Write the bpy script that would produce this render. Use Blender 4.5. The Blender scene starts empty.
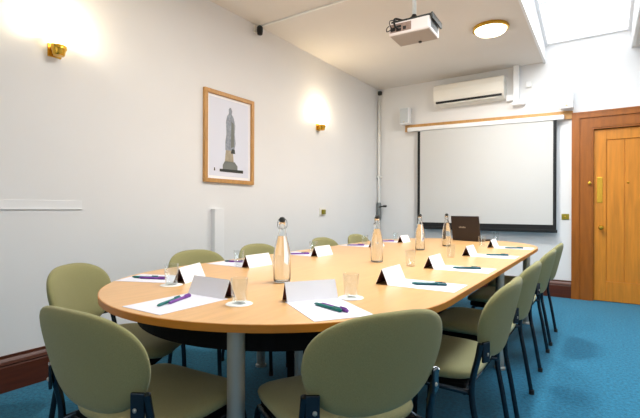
import bpy, bmesh, math, random
from mathutils import Vector, Matrix
random.seed(7)
C = bpy.context.scene
COL = C.collection
PI = math.pi

# ------------------------------------------------------------------ materials
def s2l(c):
    return tuple(((v/255)/12.92 if v/255 <= 0.04045 else (((v/255)+0.055)/1.055)**2.4) for v in c)

def mat(name, rgb, rough=0.5, metal=0.0, noise=None, bump=None, spec=0.5, emit=None, estr=0.0, trans=0.0, ior=1.45, coat=0.0, alpha=1.0, sheen=0.0):
    m = bpy.data.materials.new(name); m.use_nodes = True
    nt = m.node_tree; b = nt.nodes['Principled BSDF']
    col = s2l(rgb) + (1,)
    b.inputs['Base Color'].default_value = col
    b.inputs['Roughness'].default_value = rough
    b.inputs['Metallic'].default_value = metal
    b.inputs['Specular IOR Level'].default_value = spec
    b.inputs['IOR'].default_value = ior
    b.inputs['Transmission Weight'].default_value = trans
    b.inputs['Coat Weight'].default_value = coat
    b.inputs['Sheen Weight'].default_value = sheen
    b.inputs['Alpha'].default_value = alpha
    if emit:
        b.inputs['Emission Color'].default_value = s2l(emit) + (1,)
        b.inputs['Emission Strength'].default_value = estr
    tc = nt.nodes.new('ShaderNodeTexCoord')
    def tex(scale, detail, vec=(1,1,1)):
        mp = nt.nodes.new('ShaderNodeMapping'); mp.inputs['Scale'].default_value = vec
        nt.links.new(tc.outputs['Object'], mp.inputs['Vector'])
        n = nt.nodes.new('ShaderNodeTexNoise'); n.inputs['Scale'].default_value = scale; n.inputs['Detail'].default_value = detail
        nt.links.new(mp.outputs['Vector'], n.inputs['Vector']); return n
    if noise:            # (scale, amount, vec)
        n = tex(noise[0], 5, noise[2] if len(noise) > 2 else (1,1,1))
        r = nt.nodes.new('ShaderNodeValToRGB')
        a = noise[1]
        r.color_ramp.elements[0].position = 0.3; r.color_ramp.elements[1].position = 0.7
        r.color_ramp.elements[0].color = tuple(v*(1-a) for v in col[:3]) + (1,)
        r.color_ramp.elements[1].color = tuple(min(1, v*(1+a)) for v in col[:3]) + (1,)
        nt.links.new(n.outputs['Fac'], r.inputs['Fac']); nt.links.new(r.outputs['Color'], b.inputs['Base Color'])
    if bump:             # (scale, strength, distance)
        n = tex(bump[0], 4)
        bp = nt.nodes.new('ShaderNodeBump'); bp.inputs['Strength'].default_value = bump[1]; bp.inputs['Distance'].default_value = bump[2]
        nt.links.new(n.outputs['Fac'], bp.inputs['Height']); nt.links.new(bp.outputs['Normal'], b.inputs['Normal'])
    return m

M = {}
M['wall']    = mat('wall_paint', (232,232,232), 0.8, noise=(1.5,0.015), bump=(60,0.05,0.002))
M['wall_n']  = mat('near_wall_bounce_cut', (150,148,144), 0.85, noise=(1.5,0.03))  # unseen near wall darkened to cut light bounced onto the chair backs
M['ceiling'] = mat('ceiling_paint', (226,221,214), 0.85, noise=(1.2,0.02))
M['white']   = mat('white_gloss_paint', (236,237,238), 0.4, noise=(3,0.01))
M['carpet']  = mat('blue_carpet', (38,114,146), 0.95, noise=(55,0.30), bump=(160,0.6,0.006), spec=0.1, sheen=0.15)
M['table']   = mat('beech_veneer', (217,169,112), 0.3, noise=(7,0.07,(6,0.6,1)), spec=0.45)
M['edge']    = mat('table_edge_lipping', (196,124,38), 0.4, noise=(12,0.08,(1,1,6)))
M['skirt']   = mat('brown_stained_wood', (84,38,18), 0.4, noise=(8,0.2,(0.6,0.6,7)))
M['arch']    = mat('orange_brown_wood', (152,86,20), 0.4, noise=(6,0.16,(5,5,0.5)))
M['door']    = mat('honey_pine', (204,130,40), 0.38, noise=(6,0.15,(6,6,0.5)))
M['door_d']  = mat('door_groove_dark', (110,58,20), 0.6)
M['frame']   = mat('pale_oak_frame', (192,144,84), 0.45, noise=(10,0.12,(5,5,1)))
M['fabric_shaded']  = mat('sage_fabric_shaded', (146,142,98), 0.95, noise=(500,0.14), bump=(700,0.4,0.002), spec=0.1, sheen=0.2)  # one upholstery: shade on the backs painted darker, seats kept lighter
M['fabric_shaded2'] = mat('sage_fabric_seat', (162,157,114), 0.95, noise=(450,0.14), bump=(700,0.4,0.002), spec=0.1, sheen=0.2)
M['tube']    = mat('dark_chrome_tube', (58,66,74), 0.25, metal=0.85)
M['black']   = mat('black_plastic', (22,22,24), 0.5)
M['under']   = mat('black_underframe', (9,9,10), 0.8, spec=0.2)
M['silver']  = mat('satin_grey_metal', (186,184,176), 0.42, metal=0.5)
M['brass']   = mat('polished_brass', (214,168,62), 0.25, metal=0.9)
M['brass_o'] = mat('olive_brass', (150,140,50), 0.35, metal=0.6)
M['paper']   = mat('white_paper', (226,225,236), 0.75)
M['card']    = mat('white_card', (248,246,249), 0.7)
M['card_in'] = mat('maroon_card_inside', (92,44,36), 0.7)
M['coaster'] = mat('white_coaster', (245,242,238), 0.8)
M['teal']    = mat('teal_pen', (8,112,106), 0.35)
M['purple']  = mat('purple_pen', (120,60,150), 0.35)
M['dark_pen']= mat('dark_pen', (14,82,92), 0.35)
M['screen']  = mat('matt_screen_fabric', (204,204,202), 0.9)
M['s_black'] = mat('screen_border', (20,22,24), 0.7)
M['ac']      = mat('cream_white_plastic', (236,233,224), 0.4)
M['proj']    = mat('projector_white', (222,214,212), 0.4)
M['proj_p']  = mat('projector_port_panel', (142,118,106), 0.6, noise=(40,0.2))
M['proj_b']  = mat('projector_shaded_underside', (172,164,156), 0.6)  # white casing greyed: shade under the projector put into the colour
M['proj_d']  = mat('projector_dark', (46,48,46), 0.5)
M['speaker'] = mat('speaker_grille', (192,198,202), 0.6, noise=(300,0.08))
M['laptop']  = mat('dark_brown_laptop', (38,28,26), 0.4, noise=(20,0.06))
M['logo']    = mat('laptop_emblem', (150,142,130), 0.4)
M['screenlcd'] = mat('laptop_screen', (20,22,26), 0.2)
def glassmat(name, rgb, rough=0.0, ior=1.45):
    return mat(name, rgb, rough, trans=1.0, ior=ior, spec=0.5)
def thinglass(name, rgb, gain=1.0):
    m = bpy.data.materials.new(name); m.use_nodes = True; nt = m.node_tree; nt.nodes.clear()
    out = nt.nodes.new('ShaderNodeOutputMaterial'); mx = nt.nodes.new('ShaderNodeMixShader')
    tr = nt.nodes.new('ShaderNodeBsdfTransparent'); tr.inputs['Color'].default_value = s2l(rgb)+(1,)
    gl = nt.nodes.new('ShaderNodeBsdfGlossy'); gl.inputs['Roughness'].default_value = 0.03; gl.inputs['Color'].default_value = (0.95,0.97,0.97,1)
    lw = nt.nodes.new('ShaderNodeLayerWeight'); lw.inputs['Blend'].default_value = 0.5
    mp = nt.nodes.new('ShaderNodeMath'); mp.operation = 'POWER'; mp.inputs[1].default_value = 3.5
    mu = nt.nodes.new('ShaderNodeMath'); mu.operation = 'MULTIPLY_ADD'; mu.inputs[1].default_value = 0.75*gain; mu.inputs[2].default_value = 0.035
    nt.links.new(lw.outputs['Facing'], mp.inputs[0]); nt.links.new(mp.outputs[0], mu.inputs[0])
    nt.links.new(mu.outputs[0], mx.inputs['Fac']); nt.links.new(tr.outputs[0], mx.inputs[1]); nt.links.new(gl.outputs[0], mx.inputs[2])
    nt.links.new(mx.outputs[0], out.inputs['Surface']); return m
M['thin'] = thinglass('thin_clear_glass', (249,251,251), 1.15)
M['glass'] = glassmat('clear_glass', (248,250,250))
M['water'] = glassmat('clear_water', (250,250,246), 0.0, 1.33)
M['pane']  = mat('skylight_glass', (255,255,255), 0.3, emit=(250,252,255), estr=1.6)
M['fill_pane'] = mat('fill_window_glass', (225,230,235), 0.2, emit=(220,228,235), estr=0.12)  # faint glow for the added, unseen window
M['lamp']  = mat('lit_opal_glass', (255,250,235), 0.3, emit=(255,240,205), estr=4.5)
M['bowl']  = mat('lit_uplighter_glass', (255,246,225), 0.3, emit=(255,238,200), estr=3.5)
M['pic']   = mat('print_background', (222,226,240), 0.5)
M['pic_w'] = mat('print_mount', (246,246,250), 0.5)
M['pic_s'] = mat('print_statue_grey', (146,154,166), 0.6, noise=(40,0.25))
M['pic_t'] = mat('print_plinth', (168,158,138), 0.6, noise=(30,0.15))
M['pic_g'] = mat('print_plinth_base', (118,122,118), 0.6)
M['pic_d'] = mat('print_dark_base', (52,54,52), 0.6)
M['pipe']  = mat('grey_pipe_paint', (232,233,230), 0.4)
M['valve'] = mat('grey_valve_metal', (130,136,136), 0.3, metal=0.6)

# ------------------------------------------------------------------ mesh helpers
def obj(name, bm, m, parent=None, smooth=False, kind=None, angle=None):
    me = bpy.data.meshes.new(name)
    bmesh.ops.recalc_face_normals(bm, faces=bm.faces[:])
    bm.to_mesh(me); bm.free()
    mats = m if isinstance(m, (list, tuple)) else [m]
    for k in mats: me.materials.append(k)
    if smooth:
        for p in me.polygons: p.use_smooth = True
        if angle is not None:
            me.set_sharp_from_angle(angle=math.radians(angle))
    o = bpy.data.objects.new(name, me); COL.objects.link(o)
    if parent is not None: o.parent = parent
    if kind: o['kind'] = kind
    return o

def tag(o, label, cat, group=None):
    o['label'] = label; o['category'] = cat
    if group: o['group'] = group
    return o

def thing(name, label, cat, loc=(0,0,0), rotz=0, group=None):
    o = bpy.data.objects.new(name, None); COL.objects.link(o)
    o.empty_display_size = 0.1
    o.location = loc; o.rotation_euler = (0,0,rotz)
    return tag(o, label, cat, group)

def copy_tree(o, parent=None):
    c = o.copy(); COL.objects.link(c)
    if parent is not None:
        c.parent = parent; c.matrix_parent_inverse = o.matrix_parent_inverse.copy()
    for ch in list(o.children): copy_tree(ch, c)
    return c

def box(bm, x0, x1, y0, y1, z0, z1, bevel=0.0, mi=0, mtx=None):
    r = bmesh.ops.create_cube(bm, size=1)
    vs = r['verts']
    for v in vs:
        v.co = Vector(((x0+x1)/2 + v.co.x*(x1-x0), (y0+y1)/2 + v.co.y*(y1-y0), (z0+z1)/2 + v.co.z*(z1-z0)))
    if mtx is not None:
        for v in vs: v.co = mtx @ v.co
    fs = set(f for v in vs for f in v.link_faces)
    for f in fs: f.material_index = mi
    if bevel > 0:
        es = list(set(e for v in vs for e in v.link_edges))
        bmesh.ops.bevel(bm, geom=es, offset=bevel, segments=2, profile=0.6, affect='EDGES')
    return bm

def B(*a, **k):
    bm = bmesh.new(); box(bm, *a, **k); return bm

def catmull(pts, n=6):
    P = [Vector(p) for p in pts]; P = [P[0]*2-P[1]] + P + [P[-1]*2-P[-2]]
    out = []
    for i in range(1, len(P)-2):
        for k in range(n):
            t = k/n; a,b,c,d = P[i-1],P[i],P[i+1],P[i+2]
            out.append(0.5*((2*b)+(c-a)*t+(2*a-5*b+4*c-d)*t*t+(3*b-a-3*c+d)*t**3))
    out.append(P[-2]); return out

def tube(bm, pts, r, seg=12, mi=0, cap=True):
    P = [Vector(p) for p in pts]; rr = r if isinstance(r, (list,tuple)) else [r]*len(P)
    rings = []; up = None
    for i, p in enumerate(P):
        t = (P[min(i+1,len(P)-1)] - P[max(i-1,0)]).normalized()
        if up is None:
            up = Vector((1,0,0)) if abs(t.x) < 0.8 else Vector((0,1,0))
        n = (up - t*up.dot(t)).normalized(); up = n; b = t.cross(n)
        rings.append([bm.verts.new(p + (n*math.cos(2*PI*k/seg) + b*math.sin(2*PI*k/seg))*rr[i]) for k in range(seg)])
    for a, b in zip(rings, rings[1:]):
        for k in range(seg):
            f = bm.faces.new((a[k], a[(k+1)%seg], b[(k+1)%seg], b[k])); f.material_index = mi
    if cap:
        for rg in (rings[0][::-1], rings[-1]):
            f = bm.faces.new(rg); f.material_index = mi
    return bm

def T(pts, r, **k):
    bm = bmesh.new(); tube(bm, pts, r, **k); return bm

def lathe(bm, prof, seg=32, off=(0,0,0), mi=0, close=False):
    ox, oy, oz = off; rings = []
    for r, z in prof:
        if r < 1e-6: rings.append([bm.verts.new((ox, oy, oz+z))])
        else: rings.append([bm.verts.new((ox+r*math.cos(2*PI*k/seg), oy+r*math.sin(2*PI*k/seg), oz+z)) for k in range(seg)])
    prs = list(zip(rings, rings[1:]))
    if close: prs.append((rings[-1], rings[0]))
    for a, b in prs:
        for k in range(seg):
            k2 = (k+1) % seg
            if len(a) == 1 and len(b) == 1: continue
            if len(a) == 1: f = bm.faces.new((a[0], b[k2], b[k]))
            elif len(b) == 1: f = bm.faces.new((a[k], a[k2], b[0]))
            else: f = bm.faces.new((a[k], a[k2], b[k2], b[k]))
            f.material_index = mi
    return bm

def L(prof, **k):
    bm = bmesh.new(); lathe(bm, prof, **k); return bm

def prism(bm, poly, z0, z1, mi_top=0, mi_side=0):
    a = [bm.verts.new((x,y,z0)) for x,y in poly]; b = [bm.verts.new((x,y,z1)) for x,y in poly]
    f = bm.faces.new(b); f.material_index = mi_top
    f = bm.faces.new(a[::-1]); f.material_index = mi_side
    n = len(poly)
    for k in range(n):
        f = bm.faces.new((a[k], a[(k+1)%n], b[(k+1)%n], b[k])); f.material_index = mi_side
    return bm

def cushion(fn_out, T_, mapf, seg=64, puff=7.0):
    """closed padded disc: fn_out(angle)->(u,v) outline, thickness T_, mapf(u,v,w)->xyz"""
    bm = bmesh.new()
    radii = [0.0, 0.25, 0.5, 0.7, 0.83, 0.91, 0.96, 0.987, 1.0]
    def w(r): return T_/2 * (max(0.0, 1 - r**puff))**0.5
    front, back = [], []
    for r in radii:
        if r == 0:
            front.append([bm.verts.new(mapf(0,0,w(0)))]); back.append([bm.verts.new(mapf(0,0,-w(0)))]); continue
        fr, bk = [], []
        for k in range(seg):
            u, v = fn_out(2*PI*k/seg)
            if r == 1.0:
                q = bm.verts.new(mapf(u, v, 0)); fr.append(q); bk.append(q)
            else:
                fr.append(bm.verts.new(mapf(u*r, v*r, w(r)))); bk.append(bm.verts.new(mapf(u*r, v*r, -w(r))))
        front.append(fr); back.append(bk)
    for S in (front, back):
        for a, b in zip(S, S[1:]):
            for k in range(seg):
                k2 = (k+1)%seg
                if len(a) == 1: bm.faces.new((a[0], b[k], b[k2]))
                else: bm.faces.new((a[k], b[k], b[k2], a[k2]))
    return bm

def superell(a, b, n):
    def f(t):
        c, s = math.cos(t), math.sin(t)
        return (a*math.copysign(abs(c)**(2/n), c), b*math.copysign(abs(s)**(2/n), s))
    return f

# ------------------------------------------------------------------ room constants
XL, XR, YF, YB, ZC = -2.902, 1.45, 5.962, -1.6, 2.912
HX0, HX1, HY0 = -0.62, 0.27, 1.5           # roof light opening

def struct(name, bm, m, parent=None, **k):
    return obj(name, bm, m, parent, kind='structure', **k)

struct('floor', B(XL-0.1, XR+0.1, YB-0.1, YF+0.1, -0.1, 0), M['carpet'])
struct('wall_left', B(XL-0.15, XL, YB-0.1, YF+0.1, 0, ZC+0.1), M['wall'])
# far wall with a door hole, carried up behind the roof light
DX0, DX1, DZ = -0.098, 0.68, 2.02
bm = bmesh.new()
box(bm, XL-0.1, DX0-0.02, YF, YF+0.15, 0, 4.0); box(bm, DX1+0.02, XR+0.1, YF, YF+0.15, 0, 4.0); box(bm, DX0-0.02, DX1+0.02, YF, YF+0.15, DZ+0.02, 4.0)
struct('wall_far', bm, M['wall'])
struct('wall_right', B(XR, XR+0.15, YB-0.1, YF+0.1, 0, ZC+0.1), M['wall'])
# wall behind the photographer, with an added window for front fill light
bm = bmesh.new()
box(bm, XL-0.1, -2.3, YB-0.15, YB, 0, ZC); box(bm, 0.6, XR+0.1, YB-0.15, YB, 0, ZC)
box(bm, -2.3, 0.6, YB-0.15, YB, 0, 0.95); box(bm, -2.3, 0.6, YB-0.15, YB, 2.45, ZC)
struct('wall_near', bm, M['wall_n'])
w = struct('fill_window_1', B(-2.3, 0.6, YB-0.1, YB-0.09, 0.95, 2.45), M['fill_pane'])  # added pane out of view, goes with the front fill lamp
bm = bmesh.new()
for x in (-2.3, -1.33, -0.37, 0.56): box(bm, x, x+0.05, YB-0.09, YB-0.02, 0.95, 2.45)
for z in (0.95, 2.40): box(bm, -2.3, 0.61, YB-0.09, YB-0.02, z, z+0.05)
struct('window_frame', bm, M['white'], w)  # frame of the added fill window
# ceiling with opening
bm = bmesh.new()
box(bm, XL-0.1, HX0, YB-0.1, YF, ZC, ZC+0.1); box(bm, HX1, XR+0.1, YB-0.1, YF, ZC, ZC+0.1); box(bm, HX0, HX1, YB-0.1, HY0, ZC, ZC+0.1)
struct('ceiling', bm, M['ceiling'])
def roofz(y): return 3.155 + (YF-y)*0.147
# reveals of the light well
def reveal(x0, x1):
    bm = bmesh.new()
    ys = [HY0, YF]
    v = []
    for x in (x0, x1):
        for y in ys:
            v.append(bm.verts.new((x, y, ZC-0.0))); v.append(bm.verts.new((x, y, roofz(y)+0.02)))
    for idx in ((0,2,3,1),(4,5,7,6),(0,1,5,4),(2,6,7,3),(1,3,7,5),(0,4,6,2)):
        bm.faces.new([v[i] for i in idx])
    return bm
struct('trim_1', reveal(HX0, HX0+0.012), M['white'])
struct('trim_2', reveal(HX1-0.012, HX1), M['white'])
struct('trim_3', B(HX0, HX1, HY0-0.02, HY0, ZC, roofz(HY0)+0.02), M['white'])
# roof light: sloping glass with frame and glazing bars
sk = struct('window_2', bmesh.new(), M['pane'])
me = sk.data
bm = bmesh.new()
q = [bm.verts.new(p) for p in ((HX0,HY0,roofz(HY0)),(HX1,HY0,roofz(HY0)),(HX1,YF,roofz(YF)),(HX0,YF,roofz(YF)))]
bm.faces.new(q[::-1]); bm.to_mesh(me); bm.free()
ang = math.atan(0.147)
def slope_box(x0, x1, y0, y1, h0, h1):
    bm = bmesh.new()
    v = [bm.verts.new((x, y, roofz(y)+h)) for x in (x0,x1) for y in (y0,y1) for h in (h0,h1)]
    for idx in ((0,1,3,2),(4,6,7,5),(0,4,5,1),(2,3,7,6),(1,5,7,3),(0,2,6,4)):
        bm.faces.new([v[i] for i in idx])
    return bm
struct('window_frame', slope_box(HX0, HX0+0.045, HY0, YF, -0.05, -0.004), M['white'], sk)
struct('window_frame', slope_box(HX1-0.045, HX1, HY0, YF, -0.05, -0.004), M['white'], sk)
struct('window_frame', slope_box(HX0, HX1, YF-0.03, YF, -0.04, -0.004), M['white'], sk)
for y in (5.05, 4.15, 3.25, 2.35):
    struct('glazing_bar', slope_box(HX0, HX1, y-0.015, y+0.015, -0.03, -0.004), M['white'], sk)
# slim edge beads round the opening
struct('trim_4', B(HX0-0.006, HX0+0.020, HY0, YF-0.001, ZC-0.012, ZC-0.0005), M['white'])
struct('trim_5', B(HX1-0.006, HX1+0.02, HY0, YF-0.12, ZC-0.02, ZC+0.0), M['pipe'])

# baseboards
def base_profile(bm, p0, p1, nrm, h=0.21, t=0.022):
    a = Vector(p0+(0,)); b = Vector(p1+(0,)); n = Vector(nrm+(0,))
    prof = [(0,0),(t,0),(t,h*0.68),(t*0.85,h*0.72),(t*1.15,h*0.76),(t*0.9,h*0.84),(t*0.45,h*0.92),(t*0.45,h),(0,h)]
    va = [bm.verts.new(a+n*x+Vector((0,0,z))) for x,z in prof]; vb = [bm.verts.new(b+n*x+Vector((0,0,z))) for x,z in prof]
    k = len(prof)
    for i in range(k): bm.faces.new((va[i], va[(i+1)%k], vb[(i+1)%k], vb[i]))
    bm.faces.new(va); bm.faces.new(vb[::-1])
bm = bmesh.new(); base_profile(bm, (XL, YB), (XL, YF), (1,0)); struct('baseboard_left', bm, M['skirt'])
bm = bmesh.new(); base_profile(bm, (XL+0.023, YF), (-0.312, YF), (0,-1)); struct('baseboard_far', bm, M['skirt'])
bm = bmesh.new(); base_profile(bm, (0.895, YF), (XR-0.023, YF), (0,-1)); base_profile(bm, (XR, YB), (XR, YF), (-1,0)); struct('baseboard_right', bm, M['skirt'])

# ------------------------------------------------------------------ door with architrave
bm = bmesh.new()
AX0, AX1, AZ = -0.309, 0.89, 2.217
def architrave(bm, d0, d1, inset0, inset1):
    box(bm, AX0+inset0, DX0-inset1, YF-d1, YF-d0, 0, AZ-inset0)
    box(bm, DX1+inset1, AX1-inset0, YF-d1, YF-d0, 0, AZ-inset0)
    box(bm, DX0-inset1, DX1+inset1, YF-d1, YF-d0, DZ+inset1, AZ-inset0)
architrave(bm, 0.0, 0.025, 0, 0.0)
architrave(bm, 0.025, 0.04, 0.0, 0.14)
architrave(bm, 0.025, 0.034, 0.10, 0.02)
box(bm, AX0-0.01, AX0+0.0, YF-0.042, YF, 0, AZ+0.01); box(bm, AX0-0.01, AX1+0.01, YF-0.046, YF, AZ, AZ+0.016)
# jamb lining
box(bm, DX0-0.02, DX0, YF, YF+0.15, 0, DZ+0.02); box(bm, DX1, DX1+0.02, YF, YF+0.15, 0, DZ+0.02); box(bm, DX0, DX1, YF, YF+0.15, DZ, DZ+0.02)
dframe = struct('door_frame', bm, M['arch'])
bm = bmesh.new()
y0, y1 = YF+0.012, YF+0.05
box(bm, DX0+0.005, DX0+0.125, y0, y1, 0.006, DZ-0.006, 0.003)
box(bm, DX1-0.125, DX1-0.005, y0, y1, 0.006, DZ-0.006, 0.003)
box(bm, DX0+0.125, DX1-0.125, y0, y1, DZ-0.13, DZ-0.006, 0.003)
box(bm, DX0+0.125, DX1-0.125, y0, y1, 0.006, 0.235, 0.003)
nb = 3; wb = (DX1-DX0-0.25)/nb
for k in range(nb):
    x = DX0+0.125+k*wb
    box(bm, x+0.004, x+wb-0.004, y0+0.012, y1-0.01, 0.235, DZ-0.13, 0.003)
box(bm, DX0+0.12, DX1-0.12, y0+0.02, y1-0.012, 0.23, DZ-0.12); box(bm, DX0, DX1, y0+0.03, y1+0.02, 0.0, DZ)
door = struct('door_1', bm, M['door'])
bm = bmesh.new(); box(bm, -0.064, -0.008, YF+0.006, YF+0.012, 1.155, 1.455, 0.002)
struct('finger_plate', bm, M['brass'], door)
bm = bmesh.new()
lathe(bm, [(0.0,0.0),(0.026,0.0),(0.026,0.005),(0.009,0.008),(0.009,0.03),(0.016,0.036),(0.027,0.046),(0.029,0.056),(0.022,0.066),(0.0,0.07)], seg=20)
bmesh.ops.transform(bm, matrix=Matrix.Translation((-0.02, YF+0.012, 0.865)) @ Matrix.Rotation(PI/2, 4, 'X'), verts=bm.verts)
struct('door_handle', bm, M['brass'], door, smooth=True, angle=40)
bm = bmesh.new()
lathe(bm, [(0.0,0.0),(0.012,0.0),(0.012,0.01),(0.018,0.016),(0.018,0.024),(0.0,0.03)], seg=16)
bmesh.ops.transform(bm, matrix=Matrix.Translation((-0.135, YF-0.033, 1.385)) @ Matrix.Rotation(PI/2, 4, 'X'), verts=bm.verts)
struct('frame_knob', bm, M['brass'], dframe, smooth=True, angle=40)
bm = bmesh.new()
lathe(bm, [(0.0,0.0),(0.012,0.0),(0.012,0.004),(0.008,0.01),(0.0,0.012)], seg=16)
bmesh.ops.transform(bm, matrix=Matrix.Translation((0.235, YF+0.024, 1.385)) @ Matrix.Rotation(PI/2, 4, 'X'), verts=bm.verts)
struct('door_peephole', bm, M['brass'], door, smooth=True)

# ------------------------------------------------------------------ small wall items
def on_left(bm, y, z):     # local x = out of wall, y along, z up
    bmesh.ops.transform(bm, matrix=Matrix.Translation((XL, y, z)), verts=bm.verts); return bm

t = thing('wall_ledge', 'slim white ledge along the white wall above the front left chairs', 'ledge', (XL, 0.2, 1.07))
obj('shelf_board', B(0, 0.010, -1.2, 1.275, -0.008, 0.0, 0.002), M['white'], t)
obj('upstand', B(0, 0.004, -1.2, 1.275, 0.0, 0.05, 0.001), M['white'], t)

t = thing('pipe_boxing', 'white vertical boxed conduit rising to mid height below the framed picture', 'pipe boxing', (XL, 2.66, 0))
obj('boxing', B(0, 0.05, -0.06, 0.05, 0.21, 1.06, 0.004), M['white'], t)
obj('boxing_cap', B(0, 0.052, -0.064, 0.055, 1.06, 1.068, 0.002), M['white'], t)

def wall_light(y, z, label, e):
    t = thing('wall_uplighter', label, 'wall light', (XL, y, z), 0, 'wall uplighters')
    bm = bmesh.new()
    box(bm, 0, 0.012, -0.04, 0.04, -0.05, 0.03, 0.003)
    box(bm, 0.010, 0.04, -0.02, 0.02, -0.035, 0.0, 0.003)
    obj('wall_bracket', bm, M['brass'], t, smooth=True, angle=40)
    bm = bmesh.new()
    lathe(bm, [(0.0,-0.052),(0.030,-0.050),(0.034,-0.044),(0.037,-0.025),(0.042,-0.010),(0.046,-0.008),(0.046,0.0),(0.042,0.002),(0.044,0.014),(0.0,0.014)], seg=24, off=(0.062,0,0.0))
    obj('brass_cup', bm, M['brass'], t, smooth=True, angle=40)
    bm = bmesh.new()
    lathe(bm, [(0.036,0.01),(0.05,0.022),(0.068,0.05),(0.078,0.085),(0.074,0.085),(0.064,0.052),(0.046,0.026),(0.032,0.014)], seg=32, off=(0.082,0,0.004), close=True)
    obj('glass_shade', bm, M['bowl'], t, smooth=True)
    ld = bpy.data.lights.new('uplighter_bulb', 'POINT'); ld.energy = e; ld.color = (1.0, 0.84, 0.60); ld.shadow_soft_size = 0.04
    lo = bpy.data.objects.new('uplighter_bulb', ld); COL.objects.link(lo); lo.parent = t; lo.location = (0.085, 0, 0.12)
wall_light(1.30, 2.075, 'lit brass wall uplighter nearest the camera, left of the framed picture', 9.0)
wall_light(4.29, 2.075, 'lit brass wall uplighter between the framed picture and the far corner', 7.5)

def face_plate(name, label, y, z, m1, m2):
    t = thing(name, label, 'socket', (XL, y, z))
    obj('plate', B(0, 0.008, -0.075, 0.075, -0.045, 0.045, 0.003), m1, t)
    obj('plug', B(0.008, 0.04, -0.035, 0.02, -0.03, 0.028, 0.006), m2, t)
face_plate('wall_socket', 'brass wall socket with a plug on the white wall below the far uplighter', 4.40, 1.035, M['ac'], M['brass_o'])

t = thing('light_switch', 'small brass switch plate between projection screen and door surround', 'light switch', (-0.385, YF, 0.985))
obj('plate', B(-0.04, 0.04, -0.008, 0, -0.035, 0.035, 0.002), M['brass_o'], t)
obj('toggle', B(-0.006, 0.006, -0.02, -0.008, -0.012, 0.012, 0.002), M['brass'], t)

# framed picture on left wall
t = thing('framed_picture', 'pale oak framed print of a statue on a plinth on the white wall', 'picture', (XL, 2.815, 1.305))
W_, H_, F_ = 0.625, 0.825, 0.036
bm = bmesh.new()
for (a,b,c,d) in ((-W_/2,W_/2,0,F_),(-W_/2,W_/2,H_-F_,H_),(-W_/2,-W_/2+F_,F_,H_-F_),(W_/2-F_,W_/2,F_,H_-F_)):
    box(bm, 0, 0.03, a, b, c, d, 0.003)
obj('picture_frame', bm, M['frame'], t)
bm = bmesh.new()
box(bm, 0.004, 0.010, -W_/2+F_-0.005, W_/2-F_+0.005, F_-0.005, H_-F_+0.005)
obj('mount', bm, M['pic_w'], t)
def flat(bm, pts, x, mi):
    v = [bm.verts.new((x, (u-0.5)*W_, vv*H_)) for u,vv in pts]; f = bm.faces.new(v); f.material_index = mi
bm = bmesh.new()
flat(bm, [(0.10,0.075),(0.90,0.075),(0.90,0.93),(0.10,0.93)], 0.0105, 0)
# statue figure silhouette
sil = [(0.41,0.37),(0.59,0.37),(0.62,0.46),(0.60,0.56),(0.61,0.66),(0.58,0.74),(0.54,0.78),(0.545,0.82),(0.525,0.85),(0.50,0.855),(0.478,0.83),(0.478,0.785),(0.44,0.75),(0.42,0.68),(0.43,0.55),(0.41,0.46)]
flat(bm, sil, 0.0112, 1)
flat(bm, [(0.52,0.40),(0.59,0.42),(0.58,0.68),(0.53,0.70)], 0.0116, 3)
flat(bm, [(0.40,0.24),(0.58,0.24),(0.56,0.37),(0.42,0.37)], 0.0114, 2)
flat(bm, [(0.36,0.155),(0.66,0.155),(0.66,0.20),(0.60,0.245),(0.40,0.245),(0.36,0.2)], 0.0114, 3)
flat(bm, [(0.30,0.125),(0.78,0.125),(0.78,0.16),(0.30,0.155)], 0.0118, 4)
flat(bm, [(0.19,0.13),(0.215,0.13),(0.21,0.165),(0.195,0.165)], 0.0112, 4)
flat(bm, [(0.52,0.34),(0.61,0.34),(0.60,0.39),(0.54,0.39)], 0.0119, 4)
obj('print', bm, [M['pic'], M['pic_s'], M['pic_t'], M['pic_g'], M['pic_d']], t)
tag(obj('caption_plate', B(XL, XL+0.003, 2.70, 2.90, 1.262, 1.285), M['pipe']), 'tiny pale caption strip on the wall under the framed print', 'caption')

# camera and trunking
t = thing('security_camera', 'small black ceiling corner camera at the end of a thin trunking', 'camera', (XL, 3.17, 2.83))
bm = bmesh.new(); box(bm, 0, 0.015, -0.03, 0.03, 0.0, 0.075, 0.003); tube(bm, [(0.01,0,0.03),(0.05,0,0.03)], 0.009)
obj('wall_bracket', bm, M['ac'], t)
bm = bmesh.new(); lathe(bm, [(0,-0.055),(0.024,-0.05),(0.030,-0.02),(0.030,0.02),(0.018,0.035),(0,0.04)], seg=18, off=(0.06,0,0.02))
obj('camera_head', bm, M['black'], t, smooth=True, angle=40)
tag(obj('ceiling_trunking', B(XL+0.005, -1.38, 3.205, 3.225, ZC-0.014, ZC, 0.002), M['pipe']), 'thin pale cable trunking crossing the ceiling from the black camera', 'trunking')
t = thing('motion_sensor', 'small dark sensor high in the far left corner of the room', 'sensor', (XL, YF-0.04, 2.86))
obj('wall_bracket', B(0, 0.02, -0.02, 0.02, -0.03, 0.03, 0.003), M['ac'], t)
bm = bmesh.new(); box(bm, 0.02, 0.075, -0.03, 0.02, -0.045, 0.015, 0.01); obj('sensor_head', bm, M['proj_d'], t)

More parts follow.
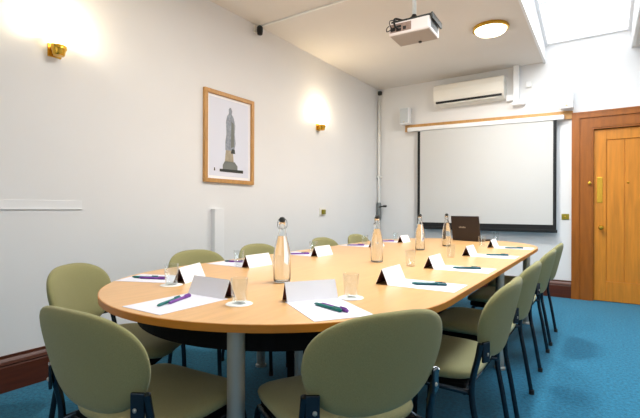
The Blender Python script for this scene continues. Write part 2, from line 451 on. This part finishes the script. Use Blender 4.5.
# corner pipe with valve
t = thing('corner_pipe', 'pale vertical pipe in the far left corner with a grey stop valve', 'pipe', (-2.865, YF-0.045, 0))
obj('riser', T([(0,0,0.21),(0,0,2.75)], 0.020, seg=12), M['pipe'], t, smooth=True)
bm = bmesh.new(); lathe(bm, [(0.0,0.9),(0.032,0.9),(0.036,0.93),(0.036,1.14),(0.03,1.17),(0.0,1.17)], seg=20)
obj('valve_body', bm, M['valve'], t, smooth=True, angle=40)
bm = bmesh.new(); tube(bm, [(0,-0.02,1.10),(0.10,-0.05,1.115)], 0.010); tube(bm, [(0.10,-0.05,1.115),(0.15,-0.06,1.115)], 0.016)
obj('valve_handle', bm, M['proj_d'], t, smooth=True)
obj('pipe_clip', B(-0.03, 0.03, -0.024, 0.05, 1.55, 1.58, 0.003), M['pipe'], t)

# ------------------------------------------------------------------ projection screen on far wall
t = thing('projection_screen', 'pulled down white projection screen with black borders on the far wall', 'projection screen', (-1.345, YF, 0))
tl = Matrix.Translation((0,0,2.24)) @ Matrix.Rotation(math.radians(1.3), 4, 'Y') @ Matrix.Translation((0,0,-2.24))
obj('mounting_board', B(-1.105, 1.035, -0.030, 0, 2.19, 2.29, 0.004, mtx=tl), M['frame'], t)
bm = bmesh.new(); box(bm, -1.04, 0.95, -0.11, -0.031, 2.178, 2.236, 0.012, mtx=tl)
obj('roller_case', bm, M['white'], t)
bm = bmesh.new(); box(bm, -0.885, 0.872, -0.092, -0.090, 0.82, 2.19); obj('screen_fabric', bm, M['screen'], t)
bm = bmesh.new()
box(bm, -0.885, -0.848, -0.0935, -0.0925, 0.82, 2.19); box(bm, 0.835, 0.872, -0.0935, -0.0925, 0.82, 2.19); box(bm, -0.848, 0.835, -0.0935, -0.0925, 0.82, 0.885)
obj('screen_border', bm, M['s_black'], t)
bm = bmesh.new(); box(bm, -0.895, 0.882, -0.106, -0.080, 0.79, 0.828, 0.006); obj('weight_bar', bm, M['s_black'], t)

def speaker(x, z, label):
    t = thing('wall_speaker', label, 'speaker', (x, YF, z), 0, 'wall speakers')
    obj('wall_bracket', B(-0.02, 0.02, -0.05, 0, -0.03, 0.03, 0.003), M['pipe'], t)
    bm = bmesh.new(); box(bm, -0.068, 0.068, -0.17, -0.05, -0.12, 0.12, 0.012); obj('cabinet', bm, M['white'], t)
    obj('grille', B(-0.06, 0.06, -0.174, -0.168, -0.10, 0.112, 0.003), M['speaker'], t)
    bm = bmesh.new(); box(bm, -0.008, 0.008, -0.1755, -0.1735, -0.092, -0.084); obj('badge', bm, M['brass'], t)
speaker(-2.41, 2.425, 'small white wall speaker at the left end of the screen board')
speaker(-0.365, 2.395, 'small white wall speaker at the right end of the screen board')

# ------------------------------------------------------------------ air conditioner
t = thing('air_conditioner', 'cream white wall air conditioning unit above the projection screen', 'air conditioner', (-1.51, YF, 2.50))
prof = [(0,0.0),(-0.13,0.0),(-0.175,0.03),(-0.20,0.07),(-0.205,0.20),(-0.19,0.27),(-0.17,0.285),(0,0.285)]
bm = bmesh.new()
va = [bm.verts.new((-0.455, y, z)) for y,z in prof]; vb = [bm.verts.new((0.455, y, z)) for y,z in prof]
n = len(prof)
for k in range(n): bm.faces.new((va[k], va[(k+1)%n], vb[(k+1)%n], vb[k]))
bm.faces.new(va); bm.faces.new(vb[::-1])
obj('housing', bm, M['ac'], t)
bm = bmesh.new(); box(bm, -0.42, 0.43, -0.2005, -0.165, 0.028, 0.050); obj('air_outlet', bm, M['black'], t)
bm = bmesh.new(); box(bm, -0.45, 0.45, -0.209, -0.200, 0.085, 0.205, 0.003); obj('front_panel', bm, M['ac'], t)
bm = bmesh.new(); box(bm, -0.405, 0.38, -0.178, -0.170, 0.010, 0.026, 0.002); obj('louvre_flap', bm, M['ac'], t)
t = thing('pipe_trunking', 'white pipe trunking dropping from ceiling beside the air conditioning unit', 'trunking', (-0.93, YF, 2.45))
obj('upright', B(-0.035, 0.035, -0.09, 0, 0.0, 0.46, 0.006), M['white'], t)
obj('side_branch', B(-0.12, -0.036, -0.07, 0, 0.02, 0.10, 0.006), M['white'], t)
obj('foot_cover', B(-0.05, 0.10, -0.095, 0, -0.045, 0.0, 0.006), M['white'], t)
t = thing('cable_box', 'small pale cable box on the wall right of the pipe trunking', 'cable box', (-0.79, YF, 2.66))
obj('box_body', B(-0.035, 0.035, -0.035, 0, -0.04, 0.04, 0.008), M['pipe'], t)
obj('box_lid', B(-0.028, 0.028, -0.039, -0.035, -0.033, 0.033, 0.002), M['white'], t)

# ------------------------------------------------------------------ ceiling lights
def dome(x, y, label):
    t = thing('ceiling_light', label, 'ceiling light', (x, y, ZC), 0)
    bm = bmesh.new(); lathe(bm, [(0.0,0.0),(0.168,0.0),(0.175,-0.012),(0.172,-0.03),(0.160,-0.034),(0.150,-0.03),(0,-0.03)], seg=48)
    obj('brass_rim', bm, M['brass'], t, smooth=True, angle=40)
    bm = bmesh.new(); lathe(bm, [(0.152,-0.031),(0.146,-0.045),(0.125,-0.062),(0.08,-0.075),(0,-0.08)], seg=48)
    obj('glass_diffuser', bm, M['lamp'], t, smooth=True)
    ld = bpy.data.lights.new('ceiling_bulb', 'AREA'); ld.shape = 'DISK'; ld.size = 0.3; ld.energy = 33; ld.color = (1.0, 0.965, 0.90)
    lo = bpy.data.objects.new('ceiling_bulb', ld); COL.objects.link(lo); lo.parent = t; lo.location = (0, 0, -0.09)
dome(-0.95, 4.51, 'round lit opal ceiling light with brass rim')
dome(-0.95, 2.0, 'added out of view opal ceiling light filling the room above the table')  # second dome added out of view to fill the room

# ------------------------------------------------------------------ projector
t = thing('ceiling_projector', 'white projector hanging upside down from a ceiling pole over the table', 'projector', (-1.26, 3.23, 2.44), math.radians(2))
bm = bmesh.new(); box(bm, -0.165, 0.165, -0.125, 0.125, 0.0, 0.10, 0.014); obj('projector_body', bm, M['proj'], t)
bm = bmesh.new(); box(bm, -0.15, 0.02, -0.1275, -0.124, 0.02, 0.085)
obj('port_panel', bm, M['proj_p'], t)
bm = bmesh.new(); box(bm, -0.155, 0.155, -0.115, 0.115, -0.003, 0.003, 0.001); obj('underside_shade', bm, M['proj_b'], t)  # thin plate carrying the painted underside shade
bm = bmesh.new()
for (a,b,c,d) in ((-0.145,-0.11,0.03,0.06),(-0.10,-0.06,0.025,0.045),(-0.10,-0.06,0.052,0.07),(-0.045,-0.02,0.03,0.055)):
    box(bm, a, b, -0.130, -0.126, c, d, 0.001)
obj('port_socket', bm, M['black'], t)
bm = bmesh.new()
for k in range(7): box(bm, 0.166, 0.1675, -0.09+k*0.027, -0.078+k*0.027, 0.02, 0.08)
obj('side_vent', bm, M['proj_d'], t)
bm = bmesh.new(); lathe(bm, [(0.0,-0.014),(0.012,-0.014),(0.014,-0.004),(0.014,0.002),(0,0.002)], seg=16, off=(0.02,0.09,0)); obj('adjuster_foot', bm, M['proj_d'], t)
bm = bmesh.new(); tube(bm, [(0.08,0.12,0.05),(0.08,0.142,0.05)], 0.035, seg=24); obj('lens', bm, M['black'], t, smooth=True, angle=40)
bm = bmesh.new()
box(bm, -0.15, 0.17, -0.11, 0.11, 0.10, 0.118, 0.004); box(bm, 0.172, 0.186, -0.12, 0.13, 0.075, 0.12, 0.003); box(bm,0.15,0.186,-0.1,0.1,0.105,0.118)
obj('mount_plate', bm, M['proj_d'], t)
bm = bmesh.new()
lathe(bm, [(0.0,0.115),(0.03,0.115),(0.034,0.13),(0.034,0.15),(0.022,0.17),(0.014,0.19),(0.0,0.19)], seg=20, off=(0.0,0.0,0)); obj('swivel_joint', bm, M['black'], t, smooth=True, angle=40)
obj('pole', T([(0,0,0.17),(0,0,ZC-2.44-0.01)], 0.017, seg=16), M['pipe'], t, smooth=True)
bm = bmesh.new(); lathe(bm, [(0,ZC-2.44-0.02),(0.06,ZC-2.44-0.02),(0.065,ZC-2.44),(0,ZC-2.44)], seg=24); obj('ceiling_plate', bm, M['pipe'], t, smooth=True, angle=40)
bm = bmesh.new()
tube(bm, catmull([(-0.08,-0.13,0.035),(-0.10,-0.16,0.06),(-0.11,-0.13,0.125),(-0.06,-0.04,0.135),(-0.01,0.0,0.17)]), 0.008, seg=8)
tube(bm, catmull([(-0.13,-0.13,0.045),(-0.14,-0.16,0.07),(-0.15,-0.11,0.13),(-0.07,-0.02,0.135),(0.0,0.01,0.17)]), 0.004, seg=8)
tube(bm, catmull([(-0.125,-0.13,0.05),(-0.17,-0.15,0.03),(-0.175,-0.10,0.09),(-0.10,0.0,0.13)]), 0.0035, seg=8)
obj('video_cable', bm, M['black'], t, smooth=True)

# ------------------------------------------------------------------ conference table
TX, R_, Y0, Y1, TH, TT = -1.28, 0.80, 1.61, 4.11, 0.73, 0.025
def stadium(r, n=40, p=2.0, pf=2.15):
    pts = []
    for k in range(n+1):
        a = PI + PI*k/n; c, s = math.cos(a), math.sin(a)
        pts.append((TX + r*math.copysign(abs(c)**(2/p), c), Y0 - r*abs(s)**(2/p)))
    for k in range(n+1):
        a = PI*k/n; c, s = math.cos(a), math.sin(a)
        pts.append((TX + r*math.copysign(abs(c)**(2/pf), c), Y1 + (r+0.1)*abs(s)**(2/pf)))
    out = []
    for q in pts:
        if not out or (abs(q[0]-out[-1][0])+abs(q[1]-out[-1][1])) > 1e-5: out.append(q)
    return out
t = thing('conference_table', 'long beech conference table with rounded ends on round metal legs', 'table', (TX, 3.0, 0))
def rel(bm):
    bmesh.ops.transform(bm, matrix=Matrix.Translation((-TX, -3.0, 0)), verts=bm.verts); return bm
bm = bmesh.new(); prism(bm, stadium(R_), TH-TT, TH-0.0012)
bm2 = obj('edge_lipping', rel(bm), M['edge'], t, smooth=True, angle=50)
bm = bmesh.new(); prism(bm, stadium(R_-0.0035), TH-0.006, TH)
obj('tabletop', rel(bm), M['table'], t)
# apron / underframe
def ring(bm, pts_o, pts_i, z0, z1):
    n = len(pts_o)
    A = [bm.verts.new((x,y,z0)) for x,y in pts_o]; A2 = [bm.verts.new((x,y,z1)) for x,y in pts_o]
    I = [bm.verts.new((x,y,z0)) for x,y in pts_i]; I2 = [bm.verts.new((x,y,z1)) for x,y in pts_i]
    for k in range(n):
        j = (k+1)%n
        for a,b in ((A,A2),(I2,I),(I,A),(A2,I2)):
            bm.faces.new((a[k],a[j],b[j],b[k]))
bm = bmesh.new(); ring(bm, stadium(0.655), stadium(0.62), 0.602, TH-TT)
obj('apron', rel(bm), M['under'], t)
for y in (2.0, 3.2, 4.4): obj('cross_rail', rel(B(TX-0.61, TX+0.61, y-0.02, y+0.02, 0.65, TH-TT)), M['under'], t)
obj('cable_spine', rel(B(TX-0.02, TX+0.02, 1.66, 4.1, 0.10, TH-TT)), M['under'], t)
def tleg(x, y, r):
    bm = bmesh.new(); lathe(bm, [(0,0),(r+0.008,0),(r+0.008,0.012),(r,0.02),(r,0.70),(r+0.02,0.701),(r+0.02,TH-TT),(0,TH-TT)], seg=28, off=(x-TX, y-3.0, 0))
    obj('leg', bm, M['silver'], t, smooth=True, angle=40)
for x, y, r in ((-1.0,1.005,0.0295),(-1.94,2.185,0.028),(-1.94,3.0,0.028),(-1.83,4.58,0.03),(-0.577,3.05,0.027),(-0.60,4.40,0.032),(-1.20,1.62,0.02)):
    tleg(x, y, r)

# ------------------------------------------------------------------ chairs
def make_chair():
    t = thing('conference_chair', 'x', 'chair')
    zc, ha, hb = 0.642, 0.238, 0.154
    def out(a):
        u, v = superell(1, 1, 2.6)(a)
        k = 1.0 + 0.04*v if v > 0 else 1.0 + 0.13*v
        return (ha*u*k, hb*v)
    def mp(u, v, w):
        y = -0.052 - 0.24*v + 0.95*u*u + w
        return Vector((u, y, zc + v - 0.0*w))
    o = obj('backrest', cushion(out, 0.045, mp, puff=9), M['fabric_shaded'], t, smooth=True)
    def outs(a):
        u, v = superell(1, 1, 4.2)(a)
        return (0.228*u*(1+0.03*v), 0.22*v)
    def ms(u, v, w):
        drop = 0.9*max(0, v-0.13)**2*3.0 + 0.0*max(0,-v-0.1)
        return Vector((u, 0.25+v, 0.428 - drop + w*1.0 + 0.15*u*u))
    seat = obj('seat', cushion(outs, 0.062, ms, puff=8), M['fabric_shaded2'], t, smooth=True)
    bm = bmesh.new(); box(bm, -0.20, 0.20, 0.06, 0.43, 0.375, 0.405, 0.008)
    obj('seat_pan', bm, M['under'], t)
    for s in (-1, 1):
        bm = bmesh.new()
        tube(bm, catmull([(s*0.225,-0.03,0.012),(s*0.226,0.005,0.22),(s*0.227,0.03,0.36),(s*0.227,0.028,0.44),(s*0.227,0.010,0.52),(s*0.227,0.0,0.575)], 5), 0.0115, seg=12)
        lg = obj('leg', bm, M['tube'], t, smooth=True, angle=50)
        obj('foot_cap', L([(0,0),(0.0145,0),(0.0145,0.022),(0.0125,0.026),(0,0.026)], seg=14, off=(s*0.225,-0.031,0)), M['black'], lg, smooth=True, angle=40)
        bm = bmesh.new()
        tube(bm, catmull([(s*0.218,0.425,0.012),(s*0.218,0.418,0.20),(s*0.218,0.41,0.34),(s*0.215,0.39,0.384)], 5), 0.0115, seg=12)
        lg = obj('leg', bm, M['tube'], t, smooth=True, angle=50)
        obj('foot_cap', L([(0,0),(0.0145,0),(0.0145,0.022),(0.0125,0.026),(0,0.026)], seg=14, off=(s*0.218,0.425,0)), M['black'], lg, smooth=True, angle=40)
        obj('seat_rail', T([(s*0.222,0.03,0.384),(s*0.215,0.39,0.384)], 0.0105, seg=10), M['tube'], t, smooth=True)
        bm = bmesh.new()
        box(bm, -0.004, 0.034, -0.005, 0.005, 0.505, 0.582, 0.004)
        bmesh.ops.transform(bm, matrix=Matrix.Translation((s*0.224,-0.008,0)) @ Matrix.Rotation(-0.45 if s < 0 else PI+0.45, 4, 'Z'), verts=bm.verts)
        br = obj('back_bracket', bm, M['tube'], t)
        bm = bmesh.new(); lathe(bm, [(0,0),(0.007,0),(0.006,0.004),(0,0.005)], seg=12)
        bmesh.ops.transform(bm, matrix=Matrix.Translation((s*0.207,-0.020,0.535)) @ Matrix.Rotation(PI/2, 4, 'X'), verts=bm.verts)
        obj('bolt', bm, M['silver'], br, smooth=True)
    obj('cross_bar', T([(-0.222,0.06,0.380),(0.222,0.06,0.380)], 0.010, seg=10), M['tube'], t, smooth=True)
    obj('cross_bar', T([(-0.215,0.38,0.380),(0.215,0.38,0.380)], 0.010, seg=10), M['tube'], t, smooth=True)
    return t
chair0 = make_chair(); first = [True]
def place_chair(x, y, fx, fy, label, group):
    t = chair0 if first[0] else copy_tree(chair0)
    first[0] = False
    t.location = (x, y, 0); t.rotation_euler = (0, 0, math.atan2(fy, fx) - PI/2)
    t['label'] = label; t['group'] = group
G1 = 'green chairs round the conference table'
place_chair(-0.545, 1.11, -0.874, 0.486, 'green chair with its back to the camera, right of the near grey table leg', G1)
place_chair(-1.24, 0.67, -0.07, 0.997, 'green chair with its back to the camera, left of the near grey table leg', G1)
place_chair(-2.115, 1.09, 0.86, 0.51, 'sage green padded chair against the left wall, first left of the table', G1)
for y, l in ((1.88,'sage green padded chair behind the table, below the framed picture'),
             (2.49,'sage green padded chair behind the table, behind the nearest water bottle'),
             (3.42,'sage green padded chair behind the table, below the wall socket'),
             (4.10,'sage green padded chair farthest along the wall side, near the corner pipe')):
    place_chair(-2.20, y, 1, 0, l, G1)
for y, l in ((1.86,'sage green padded chair nearest along the door side of the table'),
             (2.51,'sage green padded chair second along the door side of the table'),
             (3.37,'sage green padded chair third along the door side of the table'),
             (4.02,'sage green padded chair farthest along the door side of the table')):
    place_chair(-0.375, y, -1, 0, l, G1)

# ------------------------------------------------------------------ table setting: paper, card, pens, coaster, glass
def make_paper():
    bm = bmesh.new(); box(bm, -0.105, 0.105, -0.1485, 0.1485, 0, 0.0016); return bm
def make_card_mesh():
    """tent card, ridge along local x, open ends; outer white, inner maroon"""
    bm = bmesh.new(); hw, b, h, th = 0.102, 0.031, 0.071, 0.0012
    for s in (-1, 1):
        o = [bm.verts.new(p) for p in ((-hw,s*b,0),(hw,s*b,0),(hw,0,h),(-hw,0,h))]
        f = bm.faces.new(o); f.material_index = 0
        i = [bm.verts.new(p) for p in ((-hw,s*(b-th*1.4),0),(hw,s*(b-th*1.4),0),(hw,0,h-th*2),(-hw,0,h-th*2))]
        f = bm.faces.new(i); f.material_index = 1
        for k in range(4):
            f = bm.faces.new((o[k], o[(k+1)%4], i[(k+1)%4], i[k])); f.material_index = 0
    return bm
pm = obj('paper_sheet', make_paper(), M['paper'])
paper_me = pm.data; bpy.data.objects.remove(pm)
cm = obj('name_card', make_card_mesh(), [M['card'], M['card_in']])
card_me = cm.data; bpy.data.objects.remove(cm)
def inst(name, me, loc, rz, label, cat, group):
    o = bpy.data.objects.new(name, me); COL.objects.link(o); o.location = loc; o.rotation_euler = (0,0,rz)
    return tag(o, label, cat, group)

def pen_proto(color, cmat):
    t = thing('pen', 'x', 'pen')
    bm = bmesh.new(); tube(bm, [(0,-0.070,0.0055),(0,-0.058,0.0055),(0,0.03,0.0055)], [0.0022,0.0055,0.0055], seg=10); obj('barrel', bm, cmat, t, smooth=True)
    bm = bmesh.new(); tube(bm, [(0,0.03,0.0055),(0,0.068,0.0055),(0,0.072,0.0055)], [0.0062,0.0062,0.004], seg=10); box(bm, -0.0012,0.0012,0.034,0.066,0.011,0.0145)
    obj('clip_cap', bm, cmat, t)
    return t
pens = {k: pen_proto(k, M[k]) for k in ('teal','purple','dark_pen')}; used = {k: False for k in pens}
def put_pen(kind, x, y, a, z, label, tilt=0):
    t = copy_tree(pens[kind]) if used[kind] else pens[kind]; used[kind] = True
    t.location = (x, y, z); t.rotation_euler = (tilt, 0, a); t['label'] = label; t['group'] = 'pens on the paper sheets'

def make_glass():
    t = thing('water_glass', 'x', 'glass')
    H, r0, r1, w = 0.092, 0.0265, 0.031, 0.0022
    bm = bmesh.new()
    lathe(bm, [(0,0.0),(r0-0.002,0.0),(r0,0.002),(r1,H-0.001),(r1-w*0.5,H),(r1-w,H-0.001),(r0-w,0.009),(0,0.008)], seg=36)
    obj('tumbler', bm, M['thin'], t, smooth=True)
    return t
gl0 = make_glass(); gfirst = [True]
def put_glass(x, y, z, label):
    global gfirst
    t = gl0 if gfirst[0] else copy_tree(gl0); gfirst[0] = False
    t.location = (x, y, z); t['label'] = label; t['group'] = 'water glasses on the table'
ZT = TH
co = obj('coaster', L([(0,0),(0.047,0),(0.049,0.0012),(0.047,0.0024),(0,0.0024)], seg=32), M['coaster'], smooth=True, angle=40)
co_me = co.data; bpy.data.objects.remove(co)
def put_coaster(x, y, label): inst('coaster', co_me, (x,y,ZT), 0, label, 'coaster', 'round coasters under the glasses')

# settings: (pad centre x,y, outward angle deg, description)
SET = [
 (-0.79, 1.228, -34, 'before the bottom centre chair', 'right'),
 (-1.283, 0.992, -90, 'at the near end, left of the grey leg', 'right'),
 (-1.81, 1.275, 203, 'at the front left curve of the table', 'left'),
 (-1.895, 1.90, 180, 'below the framed picture', 'left'),
 (-1.895, 2.60, 180, 'behind the nearest water bottle', 'left'),
 (-1.895, 3.50, 180, 'third along the straight wall side', 'left'),
 (-1.895, 4.14, 180, 'farthest along the wall side', 'left'),
 (-0.655, 1.855, 0, 'nearest along the door side', 'right'),
 (-0.655, 2.475, 0, 'second along the door side', 'right'),
 (-0.655, 3.275, 0, 'third along the door side', 'right'),
 (-0.655, 4.085, 0, 'farthest along the door side', 'right'),
]
for i, (x, y, deg, where, side) in enumerate(SET):
    a = math.radians(deg); ux, uy = math.cos(a), math.sin(a)
    rz = a + PI/2          # local -y points outwards
    inst('paper_sheet', paper_me, (x, y, ZT), rz, 'white sheet of paper ' + where, 'paper', 'paper sheets on the table')
    d = 0.1485 + 0.030
    if i == 0: d = 0.158
    if i == 1: d = 0.160
    inst('name_card', card_me, (x - ux*d, y - uy*d, ZT), rz, 'folded white tent card ' + where, 'name card', 'tent cards on the table')
ZP = ZT + 0.0018
pw = [(s[3]) for s in SET]
def W(i): return SET[i][3]
def pair(i, k1, x, y, deg, k2, along, side=0.0145):
    a = math.radians(deg); ax, ay = -math.sin(a), math.cos(a); px, py = math.cos(a), math.sin(a)
    names = {'teal':'teal','purple':'purple','dark_pen':'dark'}
    put_pen(k1, x, y, a, ZP, names[k1] + ' pen on the paper ' + W(i))
    put_pen(k2, x+ax*along+px*side, y+ay*along+py*side, a, ZP, names[k2] + ' pen beside another on the paper ' + W(i))
pair(0, 'teal', -0.785, 1.222, -107, 'purple', 0.016, -0.0145)
pair(1, 'teal', -1.300, 0.970, 20, 'purple', 0.045)
pair(2, 'teal', -1.85, 1.245, -66, 'purple', 0.045)
pair(3, 'dark_pen', -1.95, 1.95, -62, 'purple', 0.03)
pair(4, 'dark_pen', -1.91, 2.55, -42, 'purple', 0.02)
pair(5, 'dark_pen', -1.93, 3.47, -52, 'purple', 0.02)
pair(6, 'dark_pen', -1.91, 4.10, -52, 'purple', 0.02)
for k, y in ((7,1.862),(8,2.495),(9,3.338),(10,4.035)): pair(k, 'teal', -0.66, y, -65, 'dark_pen', 0.012)

for x, y, w_ in ((-1.085,1.105,'before the near end tent card'), (-0.806,1.423,'near the bottom centre chair'), (-1.60,1.205,'beside the front left tent card')):
    put_coaster(x, y, 'white round coaster ' + w_)
    put_glass(x, y, ZT+0.0024, 'clear tumbler on a coaster ' + w_)
for x, y, w_ in ((-1.80,1.83,'on the paper below the framed picture'), (-1.85,2.68,'behind the nearest water bottle'), (-1.90,3.62,'third along the wall side'), (-1.84,4.20,'farthest along the wall side')):
    put_coaster(x, y, 'white round coaster ' + w_) if False else None
    put_glass(x, y, ZT+0.0018, 'clear tumbler ' + w_)
for x, y, w_ in ((-0.965,2.428,'behind the nearest tent card of the door side'), (-0.905,3.04,'near the third tent card of the door side'), (-0.935,4.10,'in front of the laptop'), (-0.99,5.0,'at the far edge of the table, right of the laptop')):
    put_glass(x, y, ZT, 'clear tumbler standing ' + w_)

# ------------------------------------------------------------------ bottles
def make_bottle():
    t = thing('water_bottle', 'x', 'bottle')
    po = [(0,0.003),(0.030,0.0),(0.0385,0.004),(0.040,0.012),(0.040,0.125),(0.038,0.145),(0.030,0.185),(0.020,0.225),(0.0145,0.250),(0.0135,0.262),(0.016,0.265),(0.016,0.277),(0.013,0.280)]
    pi_ = [(0.010,0.279),(0.0105,0.26),(0.0115,0.250),(0.017,0.224),(0.027,0.184),(0.035,0.144),(0.0370,0.124),(0.0370,0.013),(0.034,0.008),(0,0.008)]
    bm = bmesh.new(); lathe(bm, po + pi_, seg=40); obj('glass_body', bm, M['glass'], t, smooth=True)
    bm = bmesh.new(); lathe(bm, [(0,0.0085),(0.034,0.0085),(0.0366,0.0135),(0.0366,0.124),(0.0346,0.144),(0.0266,0.184),(0.0184,0.215),(0,0.215)], seg=40)
    obj('water', bm, M['water'], t, smooth=True, angle=60)
    bm = bmesh.new(); lathe(bm, [(0,0.276),(0.0095,0.276),(0.0095,0.281),(0.014,0.282),(0.015,0.292),(0.010,0.302),(0,0.304)], seg=20); obj('stopper', bm, M['proj_d'], t, smooth=True, angle=50)
    bm = bmesh.new()
    for s in (-1, 1):
        tube(bm, catmull([(s*0.016,0,0.25),(s*0.022,0.004,0.262),(s*0.020,0.008,0.285),(s*0.012,0.002,0.297)],4), 0.0014, seg=6)
    tube(bm, [(0.0165*math.cos(k*PI/8), 0.0165*math.sin(k*PI/8), 0.252) for k in range(17)], 0.0014, seg=6)
    tube(bm, catmull([(0.016,0.004,0.258),(0.0,0.026,0.243),(-0.016,0.004,0.258)],5), 0.0014, seg=6)
    obj('wire_clasp', bm, M['valve'], t, smooth=True)
    return t
b0 = make_bottle()
for i, (x, y, w_) in enumerate(((-1.247,1.55,'nearest the camera'), (-1.216,2.485,'second along the table centre'), (-1.277,3.424,'third along the table centre, by the screen edge'), (-1.21,3.93,'just left of the laptop'))):
    t = b0 if i == 0 else copy_tree(b0)
    t.location = (x, y, ZT); t.rotation_euler = (0,0,0.6+i); t['label'] = 'clear swing-top water bottle ' + w_; t['group'] = 'water bottles down the table centre'

# ------------------------------------------------------------------ laptop
dirx = Vector((0.33, -0.11, 0)).normalized(); rz = math.atan2(dirx.y, dirx.x)
t = thing('laptop', 'open dark brown laptop seen from behind its lid on the far table end', 'laptop', (-1.235, 4.70, ZT), rz)
bm = bmesh.new(); box(bm, -0.17, 0.17, 0.0, 0.235, 0.0, 0.020, 0.005); base = obj('base', bm, M['laptop'], t)
bm = bmesh.new()
for r in range(5):
    for c in range(12): box(bm, -0.15+c*0.0252, -0.15+c*0.0252+0.021, 0.04+r*0.021, 0.04+r*0.021+0.017, 0.0195, 0.0225)
obj('keyboard', bm, M['black'], base)
lidm = Matrix.Rotation(math.radians(8), 4, 'X')
def lidbox(*a, **k):
    bm = bmesh.new(); box(bm, *a, **k); bmesh.ops.transform(bm, matrix=Matrix.Translation((0,0.004,0.014)) @ lidm, verts=bm.verts); return bm
lid = obj('lid', lidbox(-0.17, 0.17, -0.006, 0.006, 0.0, 0.258, 0.005), M['laptop'], t)
obj('display', lidbox(-0.155, 0.155, 0.0055, 0.0068, 0.02, 0.24), M['screenlcd'], lid)
bm = bmesh.new()
for k in range(5):
    box(bm, -0.075+k*0.017, -0.075+k*0.017+0.012, -0.0072, -0.0055, 0.128, 0.141 + (0.004 if k % 2 else 0))
bmesh.ops.transform(bm, matrix=Matrix.Translation((0,0.004,0.014)) @ lidm, verts=bm.verts)
obj('emblem', bm, M['logo'], lid)

# ------------------------------------------------------------------ lights
def area(name, loc, rot, sx, sy, e, col):
    ld = bpy.data.lights.new(name, 'AREA'); ld.shape = 'RECTANGLE'; ld.size = sx; ld.size_y = sy; ld.energy = e; ld.color = col
    o = bpy.data.objects.new(name, ld); COL.objects.link(o); o.location = loc; o.rotation_euler = rot; return o
area('roof_light_sun', ((HX0+HX1)/2, 3.35, 3.34), (math.radians(-6), 0, 0), 0.75, 3.5, 56, (0.82, 0.92, 1.0))
area('window_fill', (-0.85, YB+0.02, 1.7), (math.radians(90), 0, 0), 2.8, 1.45, 12, (0.95, 0.97, 1.0))  # added soft front fill from behind the camera
wd = bpy.data.worlds.new('overcast_sky'); C.world = wd; wd.use_nodes = True
wd.node_tree.nodes['Background'].inputs[0].default_value = (0.85, 0.92, 1.0, 1); wd.node_tree.nodes['Background'].inputs[1].default_value = 1.0

# ------------------------------------------------------------------ camera
fl, yaw, pitch, roll, h = 424.28, 0.5888, -0.0005, 0.0034, 1.0725
f = Vector((-math.sin(yaw)*math.cos(pitch), math.cos(yaw)*math.cos(pitch), math.sin(pitch)))
r = Vector((math.cos(yaw), math.sin(yaw), 0)); u = r.cross(f)
r2 = r*math.cos(roll) + u*math.sin(roll); u2 = -r*math.sin(roll) + u*math.cos(roll)
cd = bpy.data.cameras.new('camera'); cd.sensor_width = 36; cd.lens = fl/640*36; cd.clip_start = 0.02
cam = bpy.data.objects.new('camera', cd); COL.objects.link(cam)
cam.matrix_world = Matrix(((r2.x,u2.x,-f.x,0),(r2.y,u2.y,-f.y,0),(r2.z,u2.z,-f.z,h),(0,0,0,1)))
C.camera = cam
C.view_settings.view_transform = 'Standard'
C.view_settings.look = 'None'
C.view_settings.exposure = 0.22
